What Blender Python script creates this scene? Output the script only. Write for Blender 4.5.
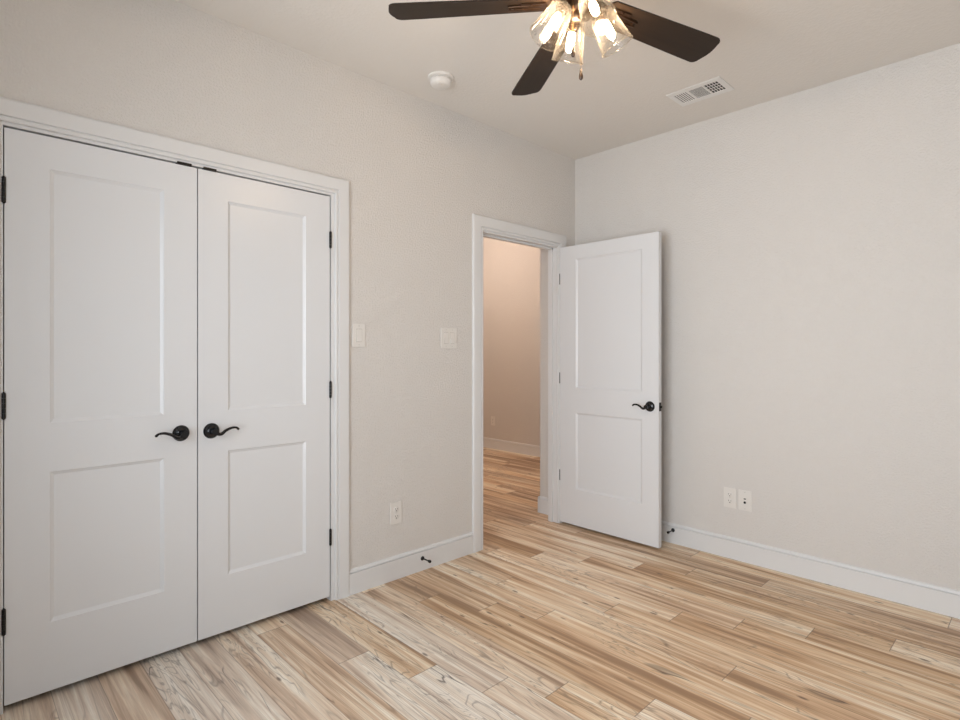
import bpy, bmesh, math, random
from mathutils import Vector, Matrix
PI = math.pi
S = bpy.context.scene
COL = S.collection
for o in list(bpy.data.objects): bpy.data.objects.remove(o)

# ------------------------------------------------------------------ camera
CX, CY, CH = -3.4663, -2.5510, 1.265
TH = math.atan2(576, 555)
cam = bpy.data.cameras.new('camera'); camo = bpy.data.objects.new('camera', cam); COL.objects.link(camo)
cam.sensor_width = 36; cam.lens = 36 * 555 / 960; cam.shift_y = -8.5 / 960; cam.clip_start = 0.02
camo.location = (CX, CY, CH); camo.rotation_euler = (PI / 2, 0, TH - PI / 2)
S.camera = camo

# ------------------------------------------------------------------ world, lights, exposure
w = bpy.data.worlds.new('world'); S.world = w; w.use_nodes = True
bg = w.node_tree.nodes['Background']; bg.inputs[0].default_value = (0.80, 0.90, 1.0, 1); 

P_NEAR, P_UP, P_HALL, BULB, SKY = 37.5, 3.8, 51.0, 205.0, 2.5
def area(name, loc, rot, sx, sy, power, color, spread=180):
    l = bpy.data.lights.new(name, 'AREA'); l.shape = 'RECTANGLE'; l.size = sx; l.size_y = sy
    l.energy = power; l.color = color; l.spread = math.radians(spread)
    o = bpy.data.objects.new(name, l); COL.objects.link(o); o.location = loc; o.rotation_euler = rot
    return o
# daylight through the window in the near wall; tilted-up fill added to brighten the ceiling, as ground bounce
area('window_daylight', (-4.00, -1.75, 1.28), (0, -PI / 2, 0), 1.62, 1.75, P_NEAR, (0.90, 0.95, 1.0), 125)
area('window_bounce_fill', (-4.00, -1.75, 1.45), (0, -PI / 2 - 0.70, 0), 1.10, 1.60, P_UP, (0.97, 0.97, 0.95), 120)
# hall ceiling lamps (light comes from a flush lamp in the hall ceiling)
hp = bpy.data.lights.new('hall_lamp_light', 'POINT'); hp.energy = P_HALL; hp.color = (1.0, 0.79, 0.66); hp.shadow_soft_size = 0.12
hpo = bpy.data.objects.new('hall_lamp_light', hp); COL.objects.link(hpo); hpo.location = (0.35, 2.3, 2.72)
S.view_settings.view_transform = 'Standard'; S.view_settings.look = 'None'
S.view_settings.gamma = 1; S.view_settings.use_curve_mapping = False
S.view_settings.exposure = 0.0
bg.inputs[1].default_value = SKY

# ------------------------------------------------------------------ materials
def mat(name, col, rough=0.5, metal=0.0, spec=0.5, coat=0):
    m = bpy.data.materials.new(name); m.use_nodes = True
    b = m.node_tree.nodes['Principled BSDF']
    b.inputs['Base Color'].default_value = (*col, 1); b.inputs['Roughness'].default_value = rough
    b.inputs['Metallic'].default_value = metal; b.inputs['Specular IOR Level'].default_value = spec
    b.inputs['Coat Weight'].default_value = coat
    return m
class NT:
    def __init__(s, m): s.t = m.node_tree; s.b = s.t.nodes['Principled BSDF']
    def n(s, kind, **kw):
        nd = s.t.nodes.new(kind)
        for k, v in kw.items():
            if k.startswith('i_'):
                key = k[2:]; key = int(key) if key.isdigit() else key.replace('_', ' ')
                nd.inputs[key].default_value = v
            else: setattr(nd, k, v)
        return nd
    def l(s, a, b): s.t.links.new(a, b)
    def math(s, op, a, b=None, c=None):
        nd = s.t.nodes.new('ShaderNodeMath'); nd.operation = op
        for i, v in enumerate((a, b, c)):
            if v is None: continue
            if isinstance(v, (int, float)): nd.inputs[i].default_value = v
            else: s.l(v, nd.inputs[i])
        return nd.outputs[0]
    def mix(s, fac, a, b, mode='MIX'):
        nd = s.t.nodes.new('ShaderNodeMix'); nd.data_type = 'RGBA'; nd.blend_type = mode
        for i, v in ((0, fac), (6, a), (7, b)):
            if isinstance(v, (int, float)): nd.inputs[i].default_value = v
            elif isinstance(v, tuple): nd.inputs[i].default_value = (*v, 1)
            else: s.l(v, nd.inputs[i])
        return nd.outputs[2]
def plaster(name, col, scale, strength, dist=0.002, rough=0.85):
    m = mat(name, col, rough, spec=0.25); t = NT(m)
    tc = t.n('ShaderNodeTexCoord')
    n1 = t.n('ShaderNodeTexNoise', i_Scale=scale, i_Detail=3.0, i_Roughness=0.55)
    t.l(tc.outputs['Object'], n1.inputs['Vector'])
    r = t.n('ShaderNodeMapRange', i_1=0.42, i_2=0.62); t.l(n1.outputs['Fac'], r.inputs[0])
    bmp = t.n('ShaderNodeBump', i_Strength=strength, i_Distance=dist); t.l(r.outputs[0], bmp.inputs['Height'])
    t.l(bmp.outputs[0], t.b.inputs['Normal'])
    return m
WALL = plaster('wall_paint', (0.70, 0.674, 0.645), 105, 0.62, 0.0023)
CEIL = plaster('ceiling_paint', (0.77, 0.735, 0.69), 60, 0.25, 0.002)
HALLP = plaster('hall_wall_paint', (0.66, 0.632, 0.60), 75, 0.35, 0.002)
TRIM = mat('trim_semigloss_paint', (0.725, 0.725, 0.725), 0.38, spec=0.45)
DOORP = mat('door_semigloss_paint', (0.735, 0.745, 0.76), 0.30, spec=0.5)
PLAST = mat('switch_plastic', (0.76, 0.735, 0.70), 0.35)
PLAST2 = mat('detector_plastic', (0.80, 0.775, 0.74), 0.45)
SLOT = mat('socket_slot', (0.05, 0.045, 0.04), 0.6)
BLACK = mat('black_bronze', (0.005, 0.006, 0.008), 0.16, metal=0.0, spec=0.45, coat=0.0)
IRON = mat('dark_hinge_metal', (0.02, 0.019, 0.02), 0.38, metal=0.6)
BRONZE = mat('fan_bronze', (0.055, 0.030, 0.017), 0.35, metal=0.85)
BRASS = mat('chain_brass', (0.20, 0.12, 0.05), 0.4, metal=1.0)
SCREW = mat('painted_screw', (0.62, 0.60, 0.57), 0.4)
GAPM = mat('switch_gap_shade', (0.30, 0.27, 0.24), 0.6)  # dark colour stands in for the shade around a rocker
VENTM = mat('vent_enamel', (0.80, 0.79, 0.77), 0.4)
VENTD = mat('opening_shade', (0.018, 0.016, 0.014), 0.8)  # near-black stands in for the shade inside openings
CHROME = mat('steel', (0.6, 0.6, 0.6), 0.25, metal=1.0)

def blade_mat():
    m = mat('blade_veneer', (0.03, 0.02, 0.014), 0.5, spec=0.2); t = NT(m)
    tc = t.n('ShaderNodeTexCoord'); mp = t.n('ShaderNodeMapping'); mp.inputs['Scale'].default_value = (3, 60, 60)
    t.l(tc.outputs['Object'], mp.inputs[0]); n = t.n('ShaderNodeTexNoise', i_Scale=1.0, i_Detail=4.0)
    t.l(mp.outputs[0], n.inputs['Vector'])
    t.l(t.mix(n.outputs['Fac'], (0.014, 0.0085, 0.0055), (0.036, 0.022, 0.013)), t.b.inputs['Base Color'])
    return m
BLADE = blade_mat()
def glass_shade():
    m = bpy.data.materials.new('seeded_glass'); m.use_nodes = True; nt = m.node_tree; nt.nodes.clear()
    N = nt.nodes.new; L = nt.links.new
    out = N('ShaderNodeOutputMaterial'); mx = N('ShaderNodeMixShader'); mx2 = N('ShaderNodeMixShader')
    tr = N('ShaderNodeBsdfTransparent'); gl = N('ShaderNodeBsdfGlossy'); tl = N('ShaderNodeBsdfTranslucent')
    tr.inputs[0].default_value = (0.985, 0.98, 0.97, 1); gl.inputs['Roughness'].default_value = 0.10; gl.inputs[0].default_value = (0.6, 0.6, 0.6, 1); tl.inputs[0].default_value = (0.17, 0.165, 0.155, 1)
    tc = N('ShaderNodeTexCoord'); vo = N('ShaderNodeTexVoronoi'); vo.inputs['Scale'].default_value = 150
    L(tc.outputs['Object'], vo.inputs['Vector'])
    mr = N('ShaderNodeMapRange'); mr.inputs[1].default_value = 0.18; mr.inputs[2].default_value = 0.36; mr.inputs[3].default_value = 1; mr.inputs[4].default_value = 0
    L(vo.outputs['Distance'], mr.inputs[0])
    no = N('ShaderNodeTexNoise'); no.inputs['Scale'].default_value = 90; L(tc.outputs['Object'], no.inputs['Vector'])
    mr2 = N('ShaderNodeMapRange'); mr2.inputs[1].default_value = 0.48; mr2.inputs[2].default_value = 0.54; L(no.outputs['Fac'], mr2.inputs[0])
    mu = N('ShaderNodeMath'); mu.operation = 'MULTIPLY'; L(mr.outputs[0], mu.inputs[0]); L(mr2.outputs[0], mu.inputs[1])
    fr = N('ShaderNodeLayerWeight'); fr.inputs[0].default_value = 0.16
    ad = N('ShaderNodeMath'); ad.operation = 'MULTIPLY_ADD'; L(mu.outputs[0], ad.inputs[0]); ad.inputs[1].default_value = 0.55; L(fr.outputs['Facing'], ad.inputs[2]); ad.use_clamp = True
    mx2.inputs[0].default_value = 0.40; L(tl.outputs[0], mx2.inputs[1]); L(gl.outputs[0], mx2.inputs[2])
    L(ad.outputs[0], mx.inputs[0]); L(tr.outputs[0], mx.inputs[1]); L(mx2.outputs[0], mx.inputs[2]); L(mx.outputs[0], out.inputs[0])
    return m
GLASS = glass_shade()
def window_glass():
    m = bpy.data.materials.new('window_glass'); m.use_nodes = True; nt = m.node_tree; nt.nodes.clear()
    N = nt.nodes.new; L = nt.links.new
    out = N('ShaderNodeOutputMaterial'); mx = N('ShaderNodeMixShader'); tr = N('ShaderNodeBsdfTransparent'); gl = N('ShaderNodeBsdfGlossy')
    gl.inputs['Roughness'].default_value = 0.02; mx.inputs[0].default_value = 0.06
    L(tr.outputs[0], mx.inputs[1]); L(gl.outputs[0], mx.inputs[2]); L(mx.outputs[0], out.inputs[0])
    return m
WGLASS = window_glass()
def emit(name, col, s):
    m = bpy.data.materials.new(name); m.use_nodes = True; b = m.node_tree.nodes['Principled BSDF']
    b.inputs['Base Color'].default_value = (*col, 1); b.inputs['Emission Color'].default_value = (*col, 1); b.inputs['Emission Strength'].default_value = s
    return m
BULBM = emit('glowing_bulb', (1.0, 0.72, 0.46), BULB)
HLAMP = emit('hall_lamp_diffuser', (1.0, 0.8, 0.6), P_HALL / 20)

PW, PL = 0.1437, 1.22
def floor_mat():
    m = mat('plank_floor', (0.5, 0.4, 0.3), 0.42, spec=0.4); t = NT(m)
    uv = t.n('ShaderNodeUVMap', uv_map='plank'); sep = t.n('ShaderNodeSeparateXYZ'); t.l(uv.outputs[0], sep.inputs[0])
    u, v = sep.outputs[0], sep.outputs[1]                  # metres across / along this plank
    at = t.n('ShaderNodeAttribute', attribute_name='tone'); sc = t.n('ShaderNodeSeparateColor'); t.l(at.outputs['Color'], sc.inputs[0])
    tone, grey_cast, rnd = sc.outputs[0], sc.outputs[1], sc.outputs[2]
    off = t.math('MULTIPLY', rnd, 57.3)
    def vec(su, sv, du=0.0):
        c = t.n('ShaderNodeCombineXYZ')
        t.l(t.math('MULTIPLY_ADD', u, su, du), c.inputs[0]); t.l(t.math('MULTIPLY', v, sv), c.inputs[1]); t.l(off, c.inputs[2])
        return c.outputs[0]
    def noise(vv, sc_=1.0, det=3.0, dis=0.0, rough=0.5):
        n = t.n('ShaderNodeTexNoise', i_Scale=sc_, i_Detail=det, i_Distortion=dis, i_Roughness=rough); t.l(vv, n.inputs['Vector']); return n.outputs['Fac']
    def rng(x, a, b, lo=0.0, hi=1.0):
        n = t.n('ShaderNodeMapRange'); t.l(x, n.inputs[0])
        for i, q in enumerate((a, b, lo, hi)): n.inputs[i + 1].default_value = q
        return n.outputs[0]
    def contour(n_, K, wd):
        return rng(t.math('PINGPONG', t.math('MULTIPLY', n_, K), 0.5), 0.0, wd, 1.0, 0.0)
    # broad colour zones within a plank
    zone = noise(vec(13, 0.75), 1.0, 2.5, 0.5)
    streak = noise(vec(42, 1.1, 4.0), 1.0, 3.0, 0.4, 0.6)
    fine = noise(vec(190, 7.0), 1.0, 3.0, 0.2, 0.65)
    col = t.n('ShaderNodeValToRGB'); t.l(rng(t.math('ADD', t.math('ADD', zone, t.math('MULTIPLY', t.math('SUBTRACT', streak, 0.5), 0.75)), t.math('MULTIPLY', t.math('SUBTRACT', tone, 0.5), 0.36)), 0.28, 0.70), col.inputs[0])
    e = col.color_ramp.elements
    e[0].position = 0.0; e[0].color = (0.35, 0.200, 0.100, 1)
    e[1].position = 1.0; e[1].color = (0.93, 0.81, 0.64, 1)
    for p, c in ((0.22, (0.54, 0.33, 0.178, 1)), (0.45, (0.70, 0.475, 0.285, 1)), (0.70, (0.83, 0.645, 0.44, 1))):
        q = e.new(p); q.color = c
    fib = t.math('MULTIPLY', rng(fine, 0.38, 0.62, 1.0, 0.0), 0.26)
    c1 = t.mix(fib, col.outputs[0], (0.36, 0.24, 0.15))
    # long grain hairlines
    g1 = contour(noise(vec(15, 0.7, 2.0), 1.0, 1.5, 0.3), 13.0, 0.13)
    gm = rng(noise(vec(7, 1.3, 8.0), 1.0, 1.0), 0.38, 0.60, 0.12, 0.75)
    c2 = t.mix(t.math('MULTIPLY', t.math('MULTIPLY', g1, gm), 0.75), c1, (0.27, 0.165, 0.095))
    # cathedral figure, in patches
    f1 = contour(noise(vec(13, 1.9, 6.0), 1.0, 2.5, 0.5, 0.55), 15.0, 0.17)
    fm = rng(noise(vec(6.5, 1.5, 9.0), 1.0, 1.0), 0.53, 0.60)
    c2 = t.mix(t.math('MULTIPLY', t.math('MULTIPLY', f1, fm), 0.62), c2, (0.24, 0.165, 0.11))
    # dark cracks
    k1 = contour(noise(vec(10, 0.8, 12.0), 1.0, 2.0, 0.6), 2.0, 0.015)
    km = rng(noise(vec(9, 2.2, 15.0), 1.0, 1.0), 0.53, 0.62)
    c3 = t.mix(t.math('MULTIPLY', t.math('MULTIPLY', k1, km), 0.9), c2, (0.085, 0.05, 0.032))
    vo = t.n('ShaderNodeTexVoronoi', i_Scale=1.0); t.l(vec(10, 3.4), vo.inputs['Vector'])
    kn = t.math('MULTIPLY', rng(vo.outputs['Distance'], 0.04, 0.085, 1.0, 0.0), 0.8)
    c3 = t.mix(kn, c3, (0.13, 0.075, 0.045))
    # plank tone (dark <-> light) and greyness (includes the painted daylight cast on the left)
    gr = t.n('ShaderNodeHueSaturation', i_Saturation=0.5, i_Value=0.90); t.l(c3, gr.inputs['Color'])
    c4 = t.mix(grey_cast, c3, gr.outputs[0])
    br = t.math('MULTIPLY_ADD', tone, 0.22, 0.92)
    cb = t.n('ShaderNodeCombineXYZ')
    for i in range(3): t.l(br, cb.inputs[i])
    c5 = t.mix(1.0, c4, cb.outputs[0], 'MULTIPLY')
    # micro-bevel seams: long sides (u) and ends (v, uv2)
    uv2 = t.n('ShaderNodeUVMap', uv_map='edge'); s2 = t.n('ShaderNodeSeparateXYZ'); t.l(uv2.outputs[0], s2.inputs[0])
    du = t.math('MULTIPLY', t.math('SUBTRACT', 0.5, t.math('ABSOLUTE', t.math('SUBTRACT', s2.outputs[0], 0.5))), PW)
    end = s2.outputs[1]
    su_ = rng(du, 0.0006, 0.0018, 1.0, 0.0); sv_ = rng(end, 0.0008, 0.0024, 1.0, 0.0)
    seam = t.math('MAXIMUM', t.math('MULTIPLY', su_, 0.55), t.math('MULTIPLY', sv_, 0.7))
    c6 = t.mix(seam, c5, (0.16, 0.11, 0.08))
    t.l(c6, t.b.inputs['Base Color'])
    t.l(rng(fine, 0.3, 0.7, 0.36, 0.5), t.b.inputs['Roughness'])
    bp = t.n('ShaderNodeBump', i_Strength=0.25, i_Distance=0.0008)
    t.l(t.math('SUBTRACT', fine, seam), bp.inputs['Height']); t.l(bp.outputs[0], t.b.inputs['Normal'])
    return m
FLOOR = floor_mat()

# ------------------------------------------------------------------ geometry helpers
def box(bm, x0, x1, y0, y1, z0, z1, bev=0):
    x0, x1 = sorted((x0, x1)); y0, y1 = sorted((y0, y1)); z0, z1 = sorted((z0, z1))
    r = bmesh.ops.create_cube(bm, size=1, matrix=Matrix.Translation(((x0 + x1) / 2, (y0 + y1) / 2, (z0 + z1) / 2)) @ Matrix.Diagonal((x1 - x0, y1 - y0, z1 - z0, 1)))
    if bev:
        es = list({e for v in r['verts'] for e in v.link_edges})
        bmesh.ops.bevel(bm, geom=es, offset=bev, segments=2, affect='EDGES')
def lathe(bm, prof, n=32, M=Matrix.Identity(4), cap=True):
    rings = []
    for r, z in prof:
        rings.append([bm.verts.new(M @ Vector((max(r, 1e-5) * math.cos(2 * PI * k / n), max(r, 1e-5) * math.sin(2 * PI * k / n), z))) for k in range(n)])
    for a, b in zip(rings, rings[1:]):
        for k in range(n):
            bm.faces.new((a[k], a[(k + 1) % n], b[(k + 1) % n], b[k]))
    if cap:
        bm.faces.new(rings[0][::-1]); bm.faces.new(rings[-1])
def tube(bm, pts, rad, n=12, flat=1.0, up=Vector((0, 0, 1))):
    pts = [Vector(p) for p in pts]; rings = []
    for i, p in enumerate(pts):
        d = (pts[min(i + 1, len(pts) - 1)] - pts[max(i - 1, 0)]).normalized()
        s = d.cross(up)
        if s.length < 1e-4: s = d.cross(Vector((1, 0, 0)))
        s.normalize(); q = s.cross(d)
        r = rad[i] if isinstance(rad, (list, tuple)) else rad
        rings.append([bm.verts.new(p + s * r * flat * math.cos(2 * PI * k / n) + q * r * math.sin(2 * PI * k / n)) for k in range(n)])
    for a, b in zip(rings, rings[1:]):
        for k in range(n): bm.faces.new((a[k], a[(k + 1) % n], b[(k + 1) % n], b[k]))
    bm.faces.new(rings[0][::-1]); bm.faces.new(rings[-1])
def cyl(bm, c, r, h, axis='Z', n=24, r2=None):
    M = Matrix.Translation(c)
    if axis == 'Y': M = M @ Matrix.Rotation(-PI / 2, 4, 'X')
    if axis == 'X': M = M @ Matrix.Rotation(PI / 2, 4, 'Y')
    bmesh.ops.create_cone(bm, cap_ends=True, segments=n, radius1=r, radius2=r if r2 is None else r2, depth=h, matrix=M)
def obj(name, bm, m, parent=None, smooth=True, auto=35):
    bmesh.ops.recalc_face_normals(bm, faces=bm.faces)
    me = bpy.data.meshes.new(name); bm.to_mesh(me); bm.free()
    me.materials.append(m)
    if smooth:
        for p in me.polygons: p.use_smooth = True
        me.set_sharp_from_angle(angle=math.radians(auto))
    o = bpy.data.objects.new(name, me); COL.objects.link(o)
    if parent: o.parent = parent
    return o
def new(): return bmesh.new()
def empty(name, loc=(0, 0, 0), rotz=0):
    o = bpy.data.objects.new(name, None); COL.objects.link(o); o.location = loc; o.rotation_euler = (0, 0, rotz); o.empty_display_size = 0.05
    return o
def tag(o, label=None, cat=None, group=None, kind=None):
    if label: o['label'] = label
    if cat: o['category'] = cat
    if group: o['group'] = group
    if kind: o['kind'] = kind
    return o
def struct(o, label, cat): return tag(o, label, cat, kind='structure')

# ------------------------------------------------------------------ room shell
H = 2.7287
HH = 3.02                                # the hall ceiling is higher
XN, YR = -3.87, -3.07                    # near wall (with the window), rear wall
T = 0.088
C0, C1, CZ = -3.335, -2.050, 2.066       # closet rough opening
D0, D1, DZ = -1.000, -0.200, 2.052       # doorway rough opening
bm = new()
box(bm, XN - .15, C0, 0, T, 0, HH); box(bm, C0, C1, 0, T, CZ, HH); box(bm, C1, D0, 0, T, 0, HH)
box(bm, D0, D1, 0, T, DZ, HH); box(bm, D1, 0.12, 0, T, 0, HH)
struct(obj('wall_left', bm, WALL, smooth=False), 'textured off-white wall holding the closet doors and the open doorway', 'wall')
bm = new(); box(bm, 0, 0.12, YR - .15, 0, 0, H)
struct(obj('wall_right', bm, WALL, smooth=False), 'plain off-white wall behind the open door, with two outlets low down', 'wall')
WY0, WY1, WZ0, WZ1 = -2.70, -0.80, 0.45, 2.13
bm = new()
box(bm, XN - .15, XN, YR - .15, WY0, 0, H); box(bm, XN - .15, XN, WY1, 0, 0, H); box(bm, XN - .15, XN, WY0, WY1, 0, WZ0); box(bm, XN - .15, XN, WY0, WY1, WZ1, H)
struct(obj('wall_near', bm, WALL, smooth=False), 'off-white wall with the window, beside the camera', 'wall')
bm = new()
box(bm, XN, 0, YR - .15, YR, 0, H)
struct(obj('wall_rear', bm, WALL, smooth=False), 'plain off-white rear wall behind the camera', 'wall')
def window(n, horiz, a0, a1, w, label):
    def B(bm, p0, p1, q0, q1, z0, z1):
        if horiz: box(bm, p0, p1, q0, q1, z0, z1)
        else: box(bm, q0, q1, p0, p1, z0, z1)
    bm = new(); f = 0.05; q0, q1 = w - 0.11, w - 0.06
    B(bm, a0, a0 + f, q0, q1, WZ0, WZ1); B(bm, a1 - f, a1, q0, q1, WZ0, WZ1); B(bm, a0 + f, a1 - f, q0, q1, WZ0, WZ0 + f); B(bm, a0 + f, a1 - f, q0, q1, WZ1 - f, WZ1)
    zm = (WZ0 + WZ1) / 2; B(bm, a0 + f, a1 - f, q0, q1, zm - .02, zm + .02)
    o = struct(obj(f'window_{n}', bm, TRIM, smooth=False), label, 'window')
    bm = new(); B(bm, a0 + f, a1 - f, w - .088, w - .082, WZ0 + f, WZ1 - f); obj('pane', bm, WGLASS, o, smooth=False)
    bm = new(); B(bm, a0 - .03, a1 + .03, w, w + .03, WZ0 - .03, WZ0); obj('window_sill', bm, TRIM, o, smooth=False)
window(1, False, WY0, WY1, XN, 'white framed window in the near wall beside the camera')

# closet interior and hall
bm = new(); box(bm, C0 - .3, C1 + .3, .80, .86, 0, HH); box(bm, C0 - .36, C0 - .3, T, .86, 0, HH); box(bm, C1 + .3, C1 + .36, T, .86, 0, HH)
struct(obj('wall_closet', bm, WALL, smooth=False), 'closet inside walls behind the closed double doors', 'wall')
HX = 1.68
bm = new(); box(bm, HX, HX + .1, 0.12, 5.1, 0, HH)
struct(obj('wall_hall_right', bm, HALLP, smooth=False), 'warm lit hall wall seen through the doorway', 'wall')
bm = new(); box(bm, -0.095, 0.12, T, 0.266, 0, HH); box(bm, 0.12, HX, T, 0.266, 0, HH)
struct(obj('wall_hall_corner', bm, HALLP, smooth=False), 'hall wall return just beyond the right door jamb', 'wall')
bm = new(); box(bm, C1 + .36, -1.15, T, 5.1, 0, HH); 
struct(obj('wall_hall_left', bm, HALLP, smooth=False), 'hall wall on the left beyond the doorway', 'wall')
bm = new(); box(bm, -1.7, HX + .1, 5.1, 5.2, 0, HH)
struct(obj('wall_hall_far', bm, HALLP, smooth=False), 'far end wall of the hall', 'wall')

bm = new(); box(bm, XN - .15, 0.12, YR - .15, 0, H, H + .1)
struct(obj('ceiling', bm, CEIL, smooth=False), 'off-white ceiling above the fan, detector and vent', 'ceiling')
bm = new(); box(bm, XN - .15, HX + .1, 0, 5.2, HH, HH + .1)
struct(obj('ceiling_hall', bm, CEIL, smooth=False), 'ceiling of the hall beyond the doorway', 'ceiling')

# floor: planks run along Y; one mesh, each plank a quad with its tone and grey cast
random.seed(11)
# joints (y) measured for some rows; row i spans x in [-0.597-(i+1)*PW, -0.597-i*PW]
JOINT = {-3: -1.45, -2: -1.095, -1: -.843, 0: -1.785, 1: -1.53, 2: -1.292, 3: -1.03, 4: -1.66, 5: -.849, 6: -.60, 7: -1.538, 8: -1.256, 9: -1.075, 10: -.815, 11: -.536, 12: -1.30, 13: -.95, 14: -1.15, 15: -.80}
TONES = {(7, 0): (.30, .1), (7, -1): (.7, .3), (6, -1): (.45, .1), (6, 0): (.45, .2), (10, -1): (.62, .8), (9, 0): (.62, .8), (9, -1): (.6, .6), (10, 0): (.30, .2), (11, 0): (.55, .7),  # plank tones; left rows' extra grey also paints in the cool daylight
         (11, -1): (.58, .75), (12, 0): (.45, .4), (12, -1): (.5, .4), (13, 0): (.6, .6), (14, 0): (.6, .85), (15, 0): (.6, .95), (16, 0): (.45, .6), (17, 0): (.6, .9), (18, 0): (.5, .7), (8, 0): (.6, .45),
         (8, -1): (.5, .1), (5, -1): (.6, .1), (5, 0): (.6, .2), (4, 0): (.55, .15), (4, -1): (.55, .1), (3, -1): (.6, .1), (3, 0): (.6, .2), (2, -1): (.45, .05), (2, 0): (.65, .2), (1, 0): (.7, .25), (1, -1): (.5, .0),
         (0, 0): (.5, .1), (0, -1): (.35, .0), (-1, -1): (.35, .0), (-1, 0): (.5, .2), (-2, -1): (.4, .1), (-2, 0): (.5, .2), (-3, -1): (.3, .2), (-3, 0): (.35, .2)}
bm = new(); uvl = bm.loops.layers.uv.new('plank'); ul2 = bm.loops.layers.uv.new('edge'); cl = bm.loops.layers.float_color.new('tone')
def plank_tone(i, k):
    rr = random.Random(i * 977 + k * 131 + 5)
    return TONES.get((i, k), (rr.uniform(0.15, 0.75), rr.uniform(0.0, 0.4))) + (rr.random(),)
i0 = int((-0.597 - (HX + .1)) / PW) - 1; i1 = int((-0.597 - (XN - .15)) / PW) + 1
for i in range(i0, i1 + 1):
    xb = -0.597 - i * PW; xa = xb - PW
    xa, xb_ = max(xa, XN - .15), min(xb, HX + .1)
    if xb_ <= xa: continue
    j = JOINT.get(i, -random.random() * PL)
    nb = math.ceil((j - (YR - .15)) / PL); y = j - PL * nb; k = -nb
    while y < 5.2:
        y0, y1 = max(y, YR - .15), min(y + PL, 5.2)
        if y1 > y0:
            ysplit = [y0] + [q for q in (y0 + 0.01, y1 - 0.01) if y0 < q < y1] + [y1]
            tn = plank_tone(i, k)
            for a, b in zip(ysplit, ysplit[1:]):
                vs = [bm.verts.new((xx, yy, 0)) for xx, yy in ((xa, a), (xb_, a), (xb_, b), (xa, b))]
                f = bm.faces.new(vs)
                for lp, (xx, yy) in zip(f.loops, ((xa, a), (xb_, a), (xb_, b), (xa, b))):
                    lp[uvl].uv = (xx - xa, yy - y)
                    lp[ul2].uv = ((xx - (xb - PW)) / PW, min(yy - y, y + PL - yy, 0.01))
                    lp[cl] = (tn[0], tn[1], tn[2], 1)
        y += PL; k += 1
bmesh.ops.remove_doubles(bm, verts=bm.verts, dist=1e-5)
struct(obj('floor', bm, FLOOR, smooth=False), 'light brown wood-look plank floor running into the hall', 'floor')

# baseboards: flat board with a moulded cap; profile (height, thickness)
BP = [(0, 0), (0, .0125), (.1095, .0125), (.1105, .0055), (.1135, .0055), (.1145, .0115), (.119, .0105), (.126, .0065), (.130, .0)]
def baseboard(bm, p0, p1, nrm):
    nx, ny = nrm; a = []; b = []
    for z, tt in BP:
        a.append(bm.verts.new((p0[0] + nx * tt, p0[1] + ny * tt, z))); b.append(bm.verts.new((p1[0] + nx * tt, p1[1] + ny * tt, z)))
    for k in range(len(BP) - 1): bm.faces.new((a[k], a[k + 1], b[k + 1], b[k]))
    bm.faces.new(a); bm.faces.new(b[::-1])
CW = 0.088
cas_c = (-3.318 - .012, -2.0645 + .026)     # casing inner edges, closet
cas_d = (-0.990, -0.208)
bm = new(); baseboard(bm, (XN, 0), (cas_c[0] - .079, 0), (0, -1)); baseboard(bm, (cas_c[1] + .079, 0), (cas_d[0] - CW, 0), (0, -1)); baseboard(bm, (cas_d[1] + CW, 0), (0, 0), (0, -1))
struct(obj('baseboard_left', bm, TRIM, auto=25), 'white baseboard between the closet casing and the doorway casing', 'baseboard')
bm = new(); baseboard(bm, (0, -0.015), (0, YR), (-1, 0))
struct(obj('baseboard_right', bm, TRIM, auto=25), 'white baseboard along the plain right wall', 'baseboard')
bm = new(); baseboard(bm, (XN, YR), (XN, 0), (1, 0))
struct(obj('baseboard_near', bm, TRIM, auto=25), 'white baseboard along the near wall', 'baseboard')
bm = new(); baseboard(bm, (XN, YR), (0, YR), (0, 1))
struct(obj('baseboard_rear', bm, TRIM, auto=25), 'white baseboard along the rear wall', 'baseboard')
bm = new(); baseboard(bm, (HX, .266), (HX, 5.1), (-1, 0)); baseboard(bm, (-.095, T), (-.095, .266), (-1, 0)); baseboard(bm, (-.11, .266), (HX, .266), (0, 1))
struct(obj('baseboard_hall', bm, TRIM, auto=25), 'white baseboard in the hall beyond the doorway', 'baseboard')

# casings
CP = [(0, 0), (0, .011), (.004, .0135), (.011, .0135), (.0135, .008), (.017, .008), (.020, .0145), (.060, .0165), (.078, .0165), (.084, .0145), (.088, .010), (.088, 0)]
def casing(bm, x0, x1, zt, ys, sgn=-1, cw=CW):
    rows = []
    for d, tt in CP:
        if d > .02: d = .02 + (d - .02) * (cw - .02) / (CW - .02)
        y = ys + sgn * tt
        rows.append([bm.verts.new(p) for p in ((x0 - d, y, 0), (x0 - d, y, zt + d), (x1 + d, y, zt + d), (x1 + d, y, 0))])
    for a, b in zip(rows, rows[1:]):
        for k in range(3): bm.faces.new((a[k], a[k + 1], b[k + 1], b[k]))
bm = new(); casing(bm, cas_c[0], cas_c[1], 2.069, 0, -1, .081)
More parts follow.
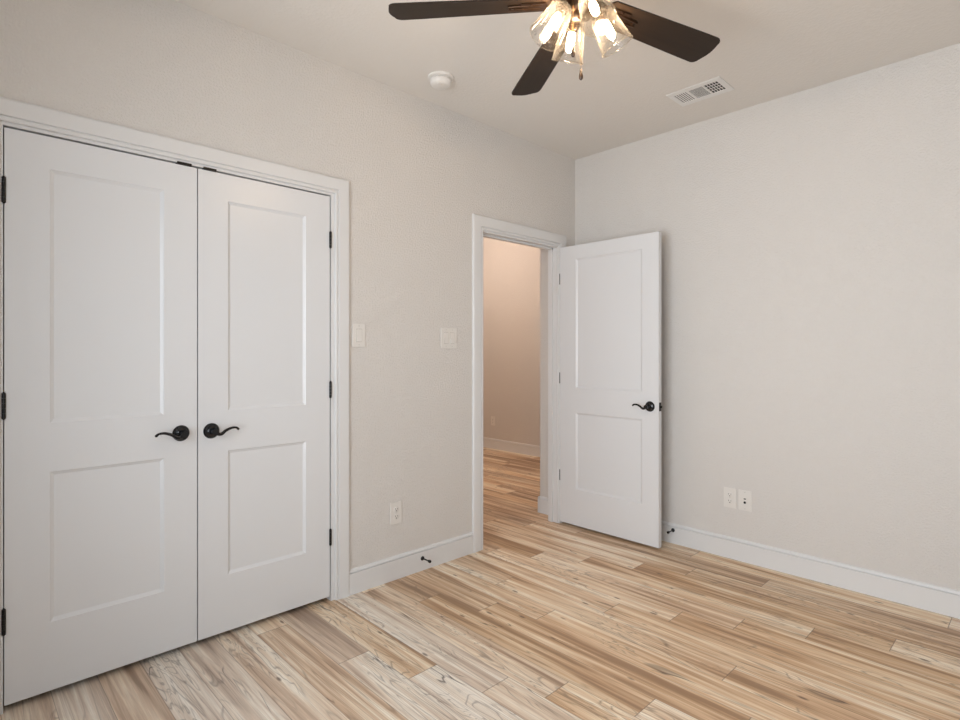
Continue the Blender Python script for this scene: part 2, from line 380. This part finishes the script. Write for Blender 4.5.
# jambs
jc0, jc1, jz = -3.321, -2.0575, 2.0570
box(bm, C0, jc0, .0, T, 0, jz); box(bm, jc1, C1, .0, T, 0, jz); box(bm, C0, C1, .0, T, jz, CZ + .002)
box(bm, jc1, cas_c[1] + .005, -.0005, .0008, 0, 2.07); box(bm, jc0, cas_c[0] - .005, -.0005, .0008, 0, 2.07); box(bm, jc0, jc1, -.0005, .0008, jz, 2.0755)
t1 = struct(obj('trim_1', bm, TRIM, auto=20), 'white moulded casing around the closet double doors', 'trim')
bm = new(); casing(bm, cas_d[0], cas_d[1], 2.044, 0)
dj0, dj1, djz = -0.983, -0.215, 2.032
box(bm, D0, dj0, 0, T, 0, DZ); box(bm, dj1, D1, 0, T, 0, DZ); box(bm, dj0, dj1, 0, T, djz, DZ)
box(bm, dj0, dj0 + .011, .042, .075, 0, djz); box(bm, dj1 - .011, dj1, .042, .075, 0, djz); box(bm, dj0, dj1, .042, .075, djz - .011, djz)
t2 = struct(obj('trim_2', bm, TRIM, auto=20), 'white moulded casing and jamb around the open doorway', 'trim')
bm = new(); box(bm, dj0 - .001, dj0 + .0015, .008, .036, .885, .945); obj('strike_plate', bm, IRON, t2, smooth=False)
# ball-catch strikes in the closet head, above the meeting edges
for a, b in ((-2.768, -2.712), (-2.665, -2.612)):
    bm = new(); box(bm, a, b, -.0045, .030, jz - .0065, jz + .0045, .001); tag(obj('catch_plate', bm, IRON, t1), 'small black catch plate above the meeting edge of the closet doors')

# ------------------------------------------------------------------ doors
def panel_door(name, Wd, z0, z1, panels, Th=0.035, inset=.009, bev=.013):
    """leaf in local coords: x 0..Wd, front face y=0 (facing -y), back y=Th"""
    bm = new()
    xs = [0] + [panels[0][0], panels[0][1]] + [Wd]
    zs = sorted({z0, z1} | {p for q in panels for p in q[2:4]})
    for side, y, sg in ((0, 0.0, 1), (1, Th, -1)):
        for a in range(3):
            for b in range(len(zs) - 1):
                xa, xb, za, zb = xs[a], xs[a + 1], zs[b], zs[b + 1]
                isp = any(abs(xa - q[0]) < 1e-6 and abs(za - q[2]) < 1e-6 for q in panels)
                if not isp:
                    bm.faces.new([bm.verts.new(p) for p in ((xa, y, za), (xb, y, za), (xb, y, zb), (xa, y, zb))])
                else:
                    loops = []
                    for d, dep in ((0, 0), (.0035, .0032), (bev, inset), (bev + .001, inset)):
                        loops.append([(xa + d, y + sg * dep, za + d), (xb - d, y + sg * dep, za + d), (xb - d, y + sg * dep, zb - d), (xa + d, y + sg * dep, zb - d)])
                    for l0, l1 in zip(loops, loops[1:]):
                        for k in range(4): bm.faces.new([bm.verts.new(p) for p in (l0[k], l0[(k + 1) % 4], l1[(k + 1) % 4], l1[k])])
                    bm.faces.new([bm.verts.new(p) for p in loops[-1]])
    for x in (0, Wd): bm.faces.new([bm.verts.new(p) for p in ((x, 0, z0), (x, Th, z0), (x, Th, z1), (x, 0, z1))])
    for z in (z0, z1): bm.faces.new([bm.verts.new(p) for p in ((0, 0, z), (Wd, 0, z), (Wd, Th, z), (0, Th, z))])
    bmesh.ops.remove_doubles(bm, verts=bm.verts, dist=1e-5)
    return obj(name, bm, DOORP, smooth=False)

def lever_set(parent, x, z, y, dirx, yout=-1):
    """rosette + scroll lever; dirx = +-1 direction of the lever along local x"""
    bm = new(); M = Matrix.Translation((x, y, z)) @ Matrix.Rotation(-yout * PI / 2 * -1, 4, 'X')
    if yout < 0: M = Matrix.Translation((x, y, z)) @ Matrix.Rotation(PI / 2, 4, 'X')
    else: M = Matrix.Translation((x, y, z)) @ Matrix.Rotation(-PI / 2, 4, 'X')
    lathe(bm, [(0.033, 0), (0.0335, .003), (0.032, .006), (0.029, .0085), (0.0275, .0085), (0.026, .011), (0.018, .0135), (.014, .016), (.0125, .030), (.012, .034)], 40, M)
    h = obj('door_handle', bm, BLACK, parent); h['label'] = 'black round rosette with scroll lever'
    bm = new(); pts = []; rad = []
    hub = y + yout * .045
    cyl(bm, (x, y + yout * .045, z), .0135, .026, 'Y', 24, .0125)
    n = 26
    for k in range(n + 1):
        s = k / n
        px = x + dirx * (0.0 + .101 * s)
        pz = z + (-.012 * math.sin(PI * min(s / .42, 1)) if s < .42 else .011 * math.sin(PI * ((s - .42) / .58) * .80)) 
        if s > .93: pz -= .004 * (s - .93) / .07
        pts.append((px, hub + yout * (.004 - .010 * s * s) , pz)); rad.append(.0085 * (1 - s) + .0042 * s + (.0012 if s > .93 else 0))
    tube(bm, pts, rad, 12, 0.9)
    bmesh.ops.create_uvsphere(bm, u_segments=12, v_segments=8, radius=.0056, matrix=Matrix.Translation(pts[-1]))
    obj('lever', bm, BLACK, h)
    return h
def hinge(parent, x, y, z, leaf=0, lab=None, hh=.089):
    bm = new()
    for k in range(5):
        a = z - hh / 2 + hh / 5 * k
        cyl(bm, (x, y, a + hh / 10), .0062, hh / 5 - .0008, 'Z', 14)
    cyl(bm, (x, y, z + hh / 2 + .002), .005, .004, 'Z', 12, .002); cyl(bm, (x, y, z - hh / 2 - .002), .002, .004, 'Z', 12, .005)
    box(bm, x - .0012, x + .0012, y, y + .02, z - hh / 2, z + hh / 2)
    if leaf: box(bm, x, x + leaf, y + .004, y + .0065, z - hh / 2, z + hh / 2)
    return obj('hinge', bm, IRON, parent)

ZB, ZT = 0.025, 2.0495
PANZ = ((1.003, 1.932), (0.275, 0.825))
d1 = panel_door('door_1', .6275, ZB, ZT, [(.1265, .5015, a, b) for a, b in PANZ]); d1.location = (-3.3175, 0.001, 0)
struct(d1, 'left white two-panel closet door with black lever handle', 'door')
lever_set(d1, -2.7535 + 3.3175, .922, 0, -1)
for z in (1.830, 1.075, .32): hinge(d1, -.002, -.004, z)
d2 = panel_door('door_2', .6215, ZB, ZT, [(.1235, .4925, a, b) for a, b in PANZ]); d2.location = (-2.6855, 0.001, 0)
struct(d2, 'right white two-panel closet door with black lever handle', 'door')
lever_set(d2, -2.6325 + 2.6855, .920, 0, 1)
for z in (1.83, 1.072, .325): hinge(d2, .6235, -.004, z, hh=.080)
# entry door, hinged at the right jamb, opened 90 degrees; local x runs from hinge edge to latch edge, front (y=0) faces the camera (-X)
d3 = panel_door('door_3', .785, ZB - .009, 2.028, [(.140, .668, a, b) for a, b in PANZ])
d3.location = (-0.205, -0.016, 0); d3.rotation_euler = (0, 0, -PI / 2)
struct(d3, 'white two-panel door standing open into the room', 'door')
lever_set(d3, .725, .912, 0, -1); lever_set(d3, .725, .912, .035, -1, 1)
bm = new(); box(bm, .7845, .787, .0055, .0295, .885, .940); box(bm, .786, .797, .011, .024, .905, .920); tag(obj('latch', bm, IRON, d3, smooth=False), 'dark latch plate with bolt')
for z in (1.798, 1.070, .357):
    bm = new(); box(bm, -.0025, .0005, .003, .032, z - .038, z + .038); cyl(bm, (-.003, .002, z), .0045, .078, 'Z', 14); cyl(bm, (-.003, .002, z + .040), .004, .003, 'Z', 12, .002)
    obj('hinge', bm, IRON, d3)

# ------------------------------------------------------------------ switches and outlets (local: plate in x-z, facing -y)
def plate(parent, wd, name='cover_plate', ht=.1175):
    bm = new(); box(bm, -wd / 2, wd / 2, -.0072, 0, -ht / 2, ht / 2, .0018); return obj(name, bm, PLAST, parent)
def screws(parent, pts):
    for x, z in pts:
        bm = new(); cyl(bm, (x, -.0075, z), .0032, .0012, 'Y', 12); obj('screw', bm, SCREW, parent)
def rocker(parent, x, on):
    bm = new(); box(bm, x - .0178, x + .0178, -.0084, -.004, -.0345, .0345, .0008); fr = obj('rocker_frame', bm, PLAST, parent)
    bm = new(); box(bm, x - .0164, x + .0164, -.0087, -.005, -.0331, .0331); obj('rocker_gap_shade', bm, GAPM, parent, smooth=False)  # dark plate painted as the shadow gap around the rocker
    bm = new(); s = 1 if on else -1
    vs = []
    for xx in (x - .0155, x + .0155):
        vs.append([bm.verts.new((xx, yy, zz)) for yy, zz in ((-.004, -.032), (-.0092 - (.0050 if s > 0 else 0), -.032), (-.0092, 0), (-.0092 - (.0050 if s < 0 else 0), .032), (-.004, .032))])
    a, b = vs
    for k in range(5): bm.faces.new((a[k], a[(k + 1) % 5], b[(k + 1) % 5], b[k]))
    bm.faces.new(a); bm.faces.new(b[::-1]); obj('rocker', bm, PLAST, fr, smooth=False)
def duplex(parent):
    for z in (.0195, -.0195):
        bm = new(); M = Matrix.Translation((0, -.0072, z)) @ Matrix.Rotation(PI / 2, 4, 'X')
        lathe(bm, [(.0172, -.002), (.0172, .0012), (.016, .002), (.001, .002)], 28, M); r = obj('receptacle', bm, PLAST, parent)
        bm = new(); box(bm, -.0075, -.0053, -.0096, -.0080, z - .001, z + .0075); box(bm, .0053, .0075, -.0096, -.0080, z - .0005, z + .007); cyl(bm, (0, -.0089, z - .0075), .0028, .0014, 'Y', 12)
        obj('socket_slots', bm, SLOT, r, smooth=False)
s1 = empty('light_switch', (-1.8985, 0, 1.35)); tag(s1, 'single white rocker switch on the wall beside the closet casing', 'light switch')
plate(s1, .073); rocker(s1, 0, True); screws(s1, [(0, .048), (0, -.048)])
s2 = empty('light_switch', (-1.274, 0, 1.346)); tag(s2, 'double white rocker switch on the wall left of the doorway', 'light switch')
plate(s2, .119); rocker(s2, -.023, False); rocker(s2, .023, True); screws(s2, [(-.023, .048), (-.023, -.048), (.023, .048), (.023, -.048)])
o1 = empty('wall_outlet', (-1.662, 0, .368)); tag(o1, 'white duplex outlet low on the wall between closet and doorway', 'outlet')
plate(o1, .073); duplex(o1); screws(o1, [(0, 0)])
o2 = empty('wall_outlet', (0, -1.166, .3695), -PI / 2); tag(o2, 'white duplex outlet low on the right wall, left of the cable plate', 'outlet')
plate(o2, .073); duplex(o2); screws(o2, [(0, 0)])
o3 = empty('cable_plate', (0, -1.2545, .3690), -PI / 2); tag(o3, 'white cable plate with one dark jack, right of the duplex outlet', 'cable plate')
plate(o3, .073); screws(o3, [(0, .048), (0, -.048)])
bm = new(); box(bm, -.0165, .0165, -.0084, -.004, -.033, .033, .0006); ins = obj('insert', bm, PLAST, o3)
bm = new(); box(bm, -.006, .006, -.0098, -.0070, .007, .013); tag(obj('data_jack', bm, SLOT, o3, smooth=False), 'small dark data jack')
bm = new(); cyl(bm, (0, -.012, -.011), .0050, .010, 'Y', 6); cyl(bm, (0, -.009, -.011), .0075, .004, 'Y', 6); tag(obj('coaxial_jack', bm, IRON, o3, smooth=False), 'dark round coaxial jack')
o4 = empty('wall_outlet', (HX, 2.54, .36), -PI / 2); tag(o4, 'white outlet low on the hall wall seen through the doorway', 'outlet')
plate(o4, .073); duplex(o4); screws(o4, [(0, 0)])

for e_ in (s1, s2, o1, o2, o3): e_.scale = (1.045, 1, 1.03)
# ------------------------------------------------------------------ door stops
def stop(loc, rz, label):
    e = empty('door_stop', loc, rz); tag(e, label, 'door stop')
    bm = new(); M = Matrix.Rotation(PI / 2, 4, 'X')
    lathe(bm, [(.0125, 0), (.0125, .002), (.010, .005), (.006, .007)], 24, M); obj('mount', bm, BLACK, e)
    bm = new(); lathe(bm, [(.0055, .006), (.0042, .012), (.0040, .050), (.0058, .054), (.0075, .058), (.0075, .062)], 18, M); obj('rod', bm, BLACK, e)
    bm = new(); lathe(bm, [(.0075, .062), (.0085, .064), (.0085, .071), (.0065, .074)], 18, M); obj('bumper', bm, BLACK, e)
stop((-1.482, -.0127, .071), 0, 'black rod door stop on the baseboard left of the doorway')
stop((-.0127, -.800, .088), -PI / 2, 'black rod door stop on the right wall baseboard behind the open door')

# ------------------------------------------------------------------ smoke detector
sd = empty('smoke_detector', (-1.56, -.27, H)); tag(sd, 'round white smoke detector on the ceiling near the left wall', 'smoke detector')
M = Matrix.Rotation(PI, 4, 'X')
bm = new(); lathe(bm, [(.070, 0), (.070, .006), (.066, .010), (.054, .012), (.054, .014)], 48, M); obj('mounting_base', bm, PLAST2, sd)
bm = new(); lathe(bm, [(.0515, .0135), (.0515, .0175)], 48, M); obj('sensor_slot', bm, VENTD, sd)
bm = new(); lathe(bm, [(.057, .0175), (.058, .022), (.056, .033), (.051, .041), (.042, .046), (.001, .047)], 48, M); obj('cover', bm, PLAST2, sd)
bm = new(); lathe(bm, [(.014, .045), (.014, .0485), (.011, .050), (.001, .050)], 24, Matrix.Translation((-.022, -.018, 0)) @ M); obj('test_button', bm, PLAST2, sd)

# ------------------------------------------------------------------ ceiling vent (long side along Y)
vt = empty('ceiling_vent', (-.403, -1.158, H)); tag(vt, 'white three-section air vent in the ceiling beyond the fan', 'vent')
VW, VL = .205, .305
bm = new(); hw, hl, iw, il = VW / 2, VL / 2, .062, .122
def fr(bm, x0, x1, y0, y1): box(bm, x0, x1, y0, y1, -.005, 0, .0015)
fr(bm, -hw, -iw, -hl, hl); fr(bm, iw, hw, -hl, hl); fr(bm, -iw, iw, -hl, -il); fr(bm, -iw, iw, il, hl)
fr(bm, -iw, iw, -.048, -.038); fr(bm, -iw, iw, .038, .048)
obj('vent_frame', bm, VENTM, vt)
bm = new(); box(bm, -iw, iw, -il, il, -.0022, -.0008); obj('duct_shade_sheet', bm, VENTD, vt, smooth=False)  # flat dark sheet in place of the unlit duct depth
for (ya, yb, kind) in ((.048, .122, 'a'), (-.038, .038, 'b'), (-.122, -.048, 'c')):
    bm = new()
    def bar(x0, x1, y0, y1): box(bm, x0, x1, y0, y1, -.0030, -.0025)
    if kind == 'a':
        n = 6; p = (yb - ya) / n
        for k in range(n): bar(-iw, iw, ya + p * k, ya + p * (k + .66))
    elif kind == 'b':
        n = 14; p = 2 * iw / n
        for k in range(n): bar(-iw + p * k, -iw + p * (k + .42), ya, yb)
    else:
        n = 5; p = (yb - ya) / n
        for k in range(n + 1): bar(-iw, iw, max(ya, ya + p * (k - .13)), min(yb, ya + p * (k + .13)))
        for k in range(1, 4): box(bm, -iw + 2 * iw * k / 4 - .0028, -iw + 2 * iw * k / 4 + .0028, ya, yb, -.0031, -.0025)
    obj('louver', bm, VENTM, vt, smooth=False)

# ------------------------------------------------------------------ ceiling fan
ca, sa = math.cos(TH), math.sin(TH)
FD, FL_ = 1.888, 0.346
FX = CX + FD * ca + FL_ * sa; FY = CY + FD * sa - FL_ * ca
ZBL = 2.452
fan = empty('ceiling_fan', (FX, FY, H)); tag(fan, 'dark five-blade ceiling fan with four clear glass lamp shades', 'ceiling fan')
def Z(z): return z - H
bm = new(); lathe(bm, [(.068, Z(H)), (.068, Z(2.712)), (.060, Z(2.690)), (.040, Z(2.672)), (.018, Z(2.665))], 40); obj('canopy', bm, BRONZE, fan)
bm = new(); lathe(bm, [(.0125, Z(2.667)), (.0125, Z(2.607))], 24); obj('downrod', bm, BRONZE, fan)
bm = new(); lathe(bm, [(.022, Z(2.612)), (.040, Z(2.606)), (.085, Z(2.598)), (.108, Z(2.580)), (.115, Z(2.550)), (.115, Z(2.515)), (.105, Z(2.495)), (.088, Z(2.486)), (.060, Z(2.482))], 56); obj('motor_housing', bm, BRONZE, fan)
bm = new(); lathe(bm, [(.058, Z(2.484)), (.058, Z(2.462)), (.052, Z(2.452)), (.050, Z(2.425)), (.046, Z(2.412)), (.036, Z(2.404)), (.014, Z(2.401)), (.012, Z(2.395)), (.001, Z(2.392))], 44); kit = obj('switch_housing', bm, BRONZE, fan)
# blades
def blade_mesh():
    bm = new(); R0, R1, w0, w1, th = .105, .668, .105, .138, .006
    out = []
    def add(x, y): out.append((x, y))
    add(R0, -w0 / 2 + .012); add(R0 + .012, -w0 / 2)
    for k in range(1, 9): s = k / 8; add(R0 + .012 + (R1 - .055 - R0) * s, -(w0 + (w1 - w0) * min(1, s * 1.05)) / 2)
    for k in range(1, 7): a = -PI / 2 + PI / 2 * k / 6; add(R1 - .036 + .026 * math.cos(a) , -w1 / 2 + .024 + .024 * math.sin(a))
    for k in range(1, 6): s = k / 6; add(R1 - .010 + .010 * math.sin(PI * s), (-w1 / 2 + .024) + (w1 - .048) * s)
    for k in range(0, 7): a = PI / 2 * k / 6; add(R1 - .036 + .026 * math.cos(a), w1 / 2 - .024 + .024 * math.sin(a))
    for k in range(8, 0, -1): s = k / 8; add(R0 + .012 + (R1 - .055 - R0) * s, (w0 + (w1 - w0) * min(1, s * 1.05)) / 2)
    add(R0 + .012, w0 / 2); add(R0, w0 / 2 - .012)
    a = [bm.verts.new((x, y, th / 2)) for x, y in out]; b = [bm.verts.new((x, y, -th / 2)) for x, y in out]
    bm.faces.new(a); bm.faces.new(b[::-1])
    n = len(out)
    for k in range(n): bm.faces.new((a[k], a[(k + 1) % n], b[(k + 1) % n], b[k]))
    return bm
def iron_mesh():
    bm = new()
    # forked arm: from the motor down to a plate screwed under the blade
    for s in (-1, 1):
        tube(bm, [(.060, s * .012, .020), (.095, s * .014, .010), (.13, s * .016, -.002), (.17, s * .014, -.0065), (.25, s * .0085, -.0065)], [.006, .006, .0055, .005, .004], 8)
    box(bm, .12, .205, -.032, .032, -.0075, -.003, .002)
    box(bm, .040, .075, -.022, .022, .014, .026, .003)
    for x, y in ((.17, -.022), (.17, .022), (.235, 0)): cyl(bm, (x, y, -.009), .0045, .003, 'Z', 12)
    return bm
blade = obj('blade', blade_mesh(), BLADE, fan, auto=30); iron = obj('blade_bracket', iron_mesh(), BRONZE, blade)
PITCH = math.radians(12)
BA0 = math.radians(58.6)
blades = [(blade, iron)]
for k in range(4):
    b2 = blade.copy(); COL.objects.link(b2); b2.parent = fan
    i2 = iron.copy(); COL.objects.link(i2); i2.parent = b2
    blades.append((b2, i2))
for k, (b, _) in enumerate(blades):
    b.location = (0, 0, Z(ZBL)); b.rotation_euler = (-PITCH, {0: .018, 1: -.008, 4: -.020}.get(k, 0), BA0 + k * 2 * PI / 5)
# lights
TILT = math.radians(31)
AZ0 = TH + math.radians(13)
def shade_profile():
    # bell jar: local z downwards from neck; open bottom; thin wall
    outer = [(.020, 0), (.030, .001), (.038, .006), (.042, .016), (.045, .040), (.050, .080), (.0555, .118), (.0575, .128)]
    inner = [(r - .0022, z + (.0022 if z < .02 else 0)) for r, z in outer]
    return outer + inner[::-1]
for k in range(4):
    az = AZ0 + k * PI / 2
    # frame: origin at neck top, local +Z = axis pointing outwards/down
    R = Matrix.Rotation(az, 4, 'Z') @ Matrix.Rotation(PI - TILT, 4, 'Y')
    org = Vector((.066 * math.cos(az), .066 * math.sin(az), Z(2.428)))
    M = Matrix.Translation(org) @ R
    bm = new()
    lathe(bm, [(.010, -.030), (.019, -.028), (.021, -.020), (.021, .004), (.0235, .006), (.0235, .012), (.016, .013), (.0155, .034), (.012, .035)], 28, M)
    p1 = M @ Vector((0, 0, -.024))
    tube(bm, [(.02 * math.cos(az), .02 * math.sin(az), Z(2.437)), (.040 * math.cos(az), .040 * math.sin(az), Z(2.448)), p1], .0085, 12)
    so = obj('lamp_socket', bm, BRONZE, fan)
    bm = new(); lathe(bm, shade_profile(), 48, M, cap=False)
    lathe(bm, [(.0565 + .0022 * math.cos(a * PI / 4), .128 + .0022 * math.sin(a * PI / 4)) for a in range(9)], 48, M, cap=False)
    tag(obj('lamp_shade', bm, GLASS, so), 'clear seeded glass shade')
    bm = new(); lathe(bm, [(.009, .032), (.0105, .038), (.0125, .048), (.0135, .060), (.0130, .080), (.0105, .092), (.006, .098), (.001, .100)], 24, M)
    tag(obj('bulb', bm, BULBM, so), 'glowing warm bulb')
# pull chains
right = Vector((sa, -ca, 0)); fwd = Vector((ca, sa, 0))
def chain(dx, dy, zb, zt):
    p = right * dx + fwd * dy
    bm = new()
    n = int((zt - zb - .04) / .0042)
    for i in range(n):
        bmesh.ops.create_uvsphere(bm, u_segments=6, v_segments=5, radius=.0013, matrix=Matrix.Translation((p.x, p.y, Z(zb + .04 + i * .0042))))
    tube(bm, [(p.x, p.y, Z(zb + .035)), (p.x, p.y, Z(zt))], .0006, 6)
    c = obj('pull_chain', bm, BRASS, fan)
    bm = new(); lathe(bm, [(.0015, zb + .040 - H), (.0035, zb + .037 - H), (.0045, zb + .028 - H), (.0072, zb + .014 - H), (.0068, zb + .006 - H), (.004, zb + .001 - H), (.001, zb - H)], 20, Matrix.Translation((p.x, p.y, 0)))
    obj('chain_pull', bm, PULL, c)
PULL = mat('stained_wood_pull', (0.045, 0.022, 0.010), 0.35, spec=0.5)
chain(-0.036, -0.040, 2.245, 2.43)
chain(0.003, 0.030, 2.203, 2.40)

# hall ceiling lamp (out of view, lights the hall)
hl = empty('hall_ceiling_lamp', (0.35, 2.3, HH)); tag(hl, 'round flush lamp on the hall ceiling beyond the doorway', 'ceiling lamp')
bm = new(); lathe(bm, [(.19, 0), (.19, -.03), (.18, -.032)], 40); obj('lamp_base', bm, BRONZE, hl)
bm = new(); lathe(bm, [(.175, -.030), (.16, -.045), (.10, -.056), (.001, -.060)], 40); obj('lamp_shade', bm, HLAMP, hl)
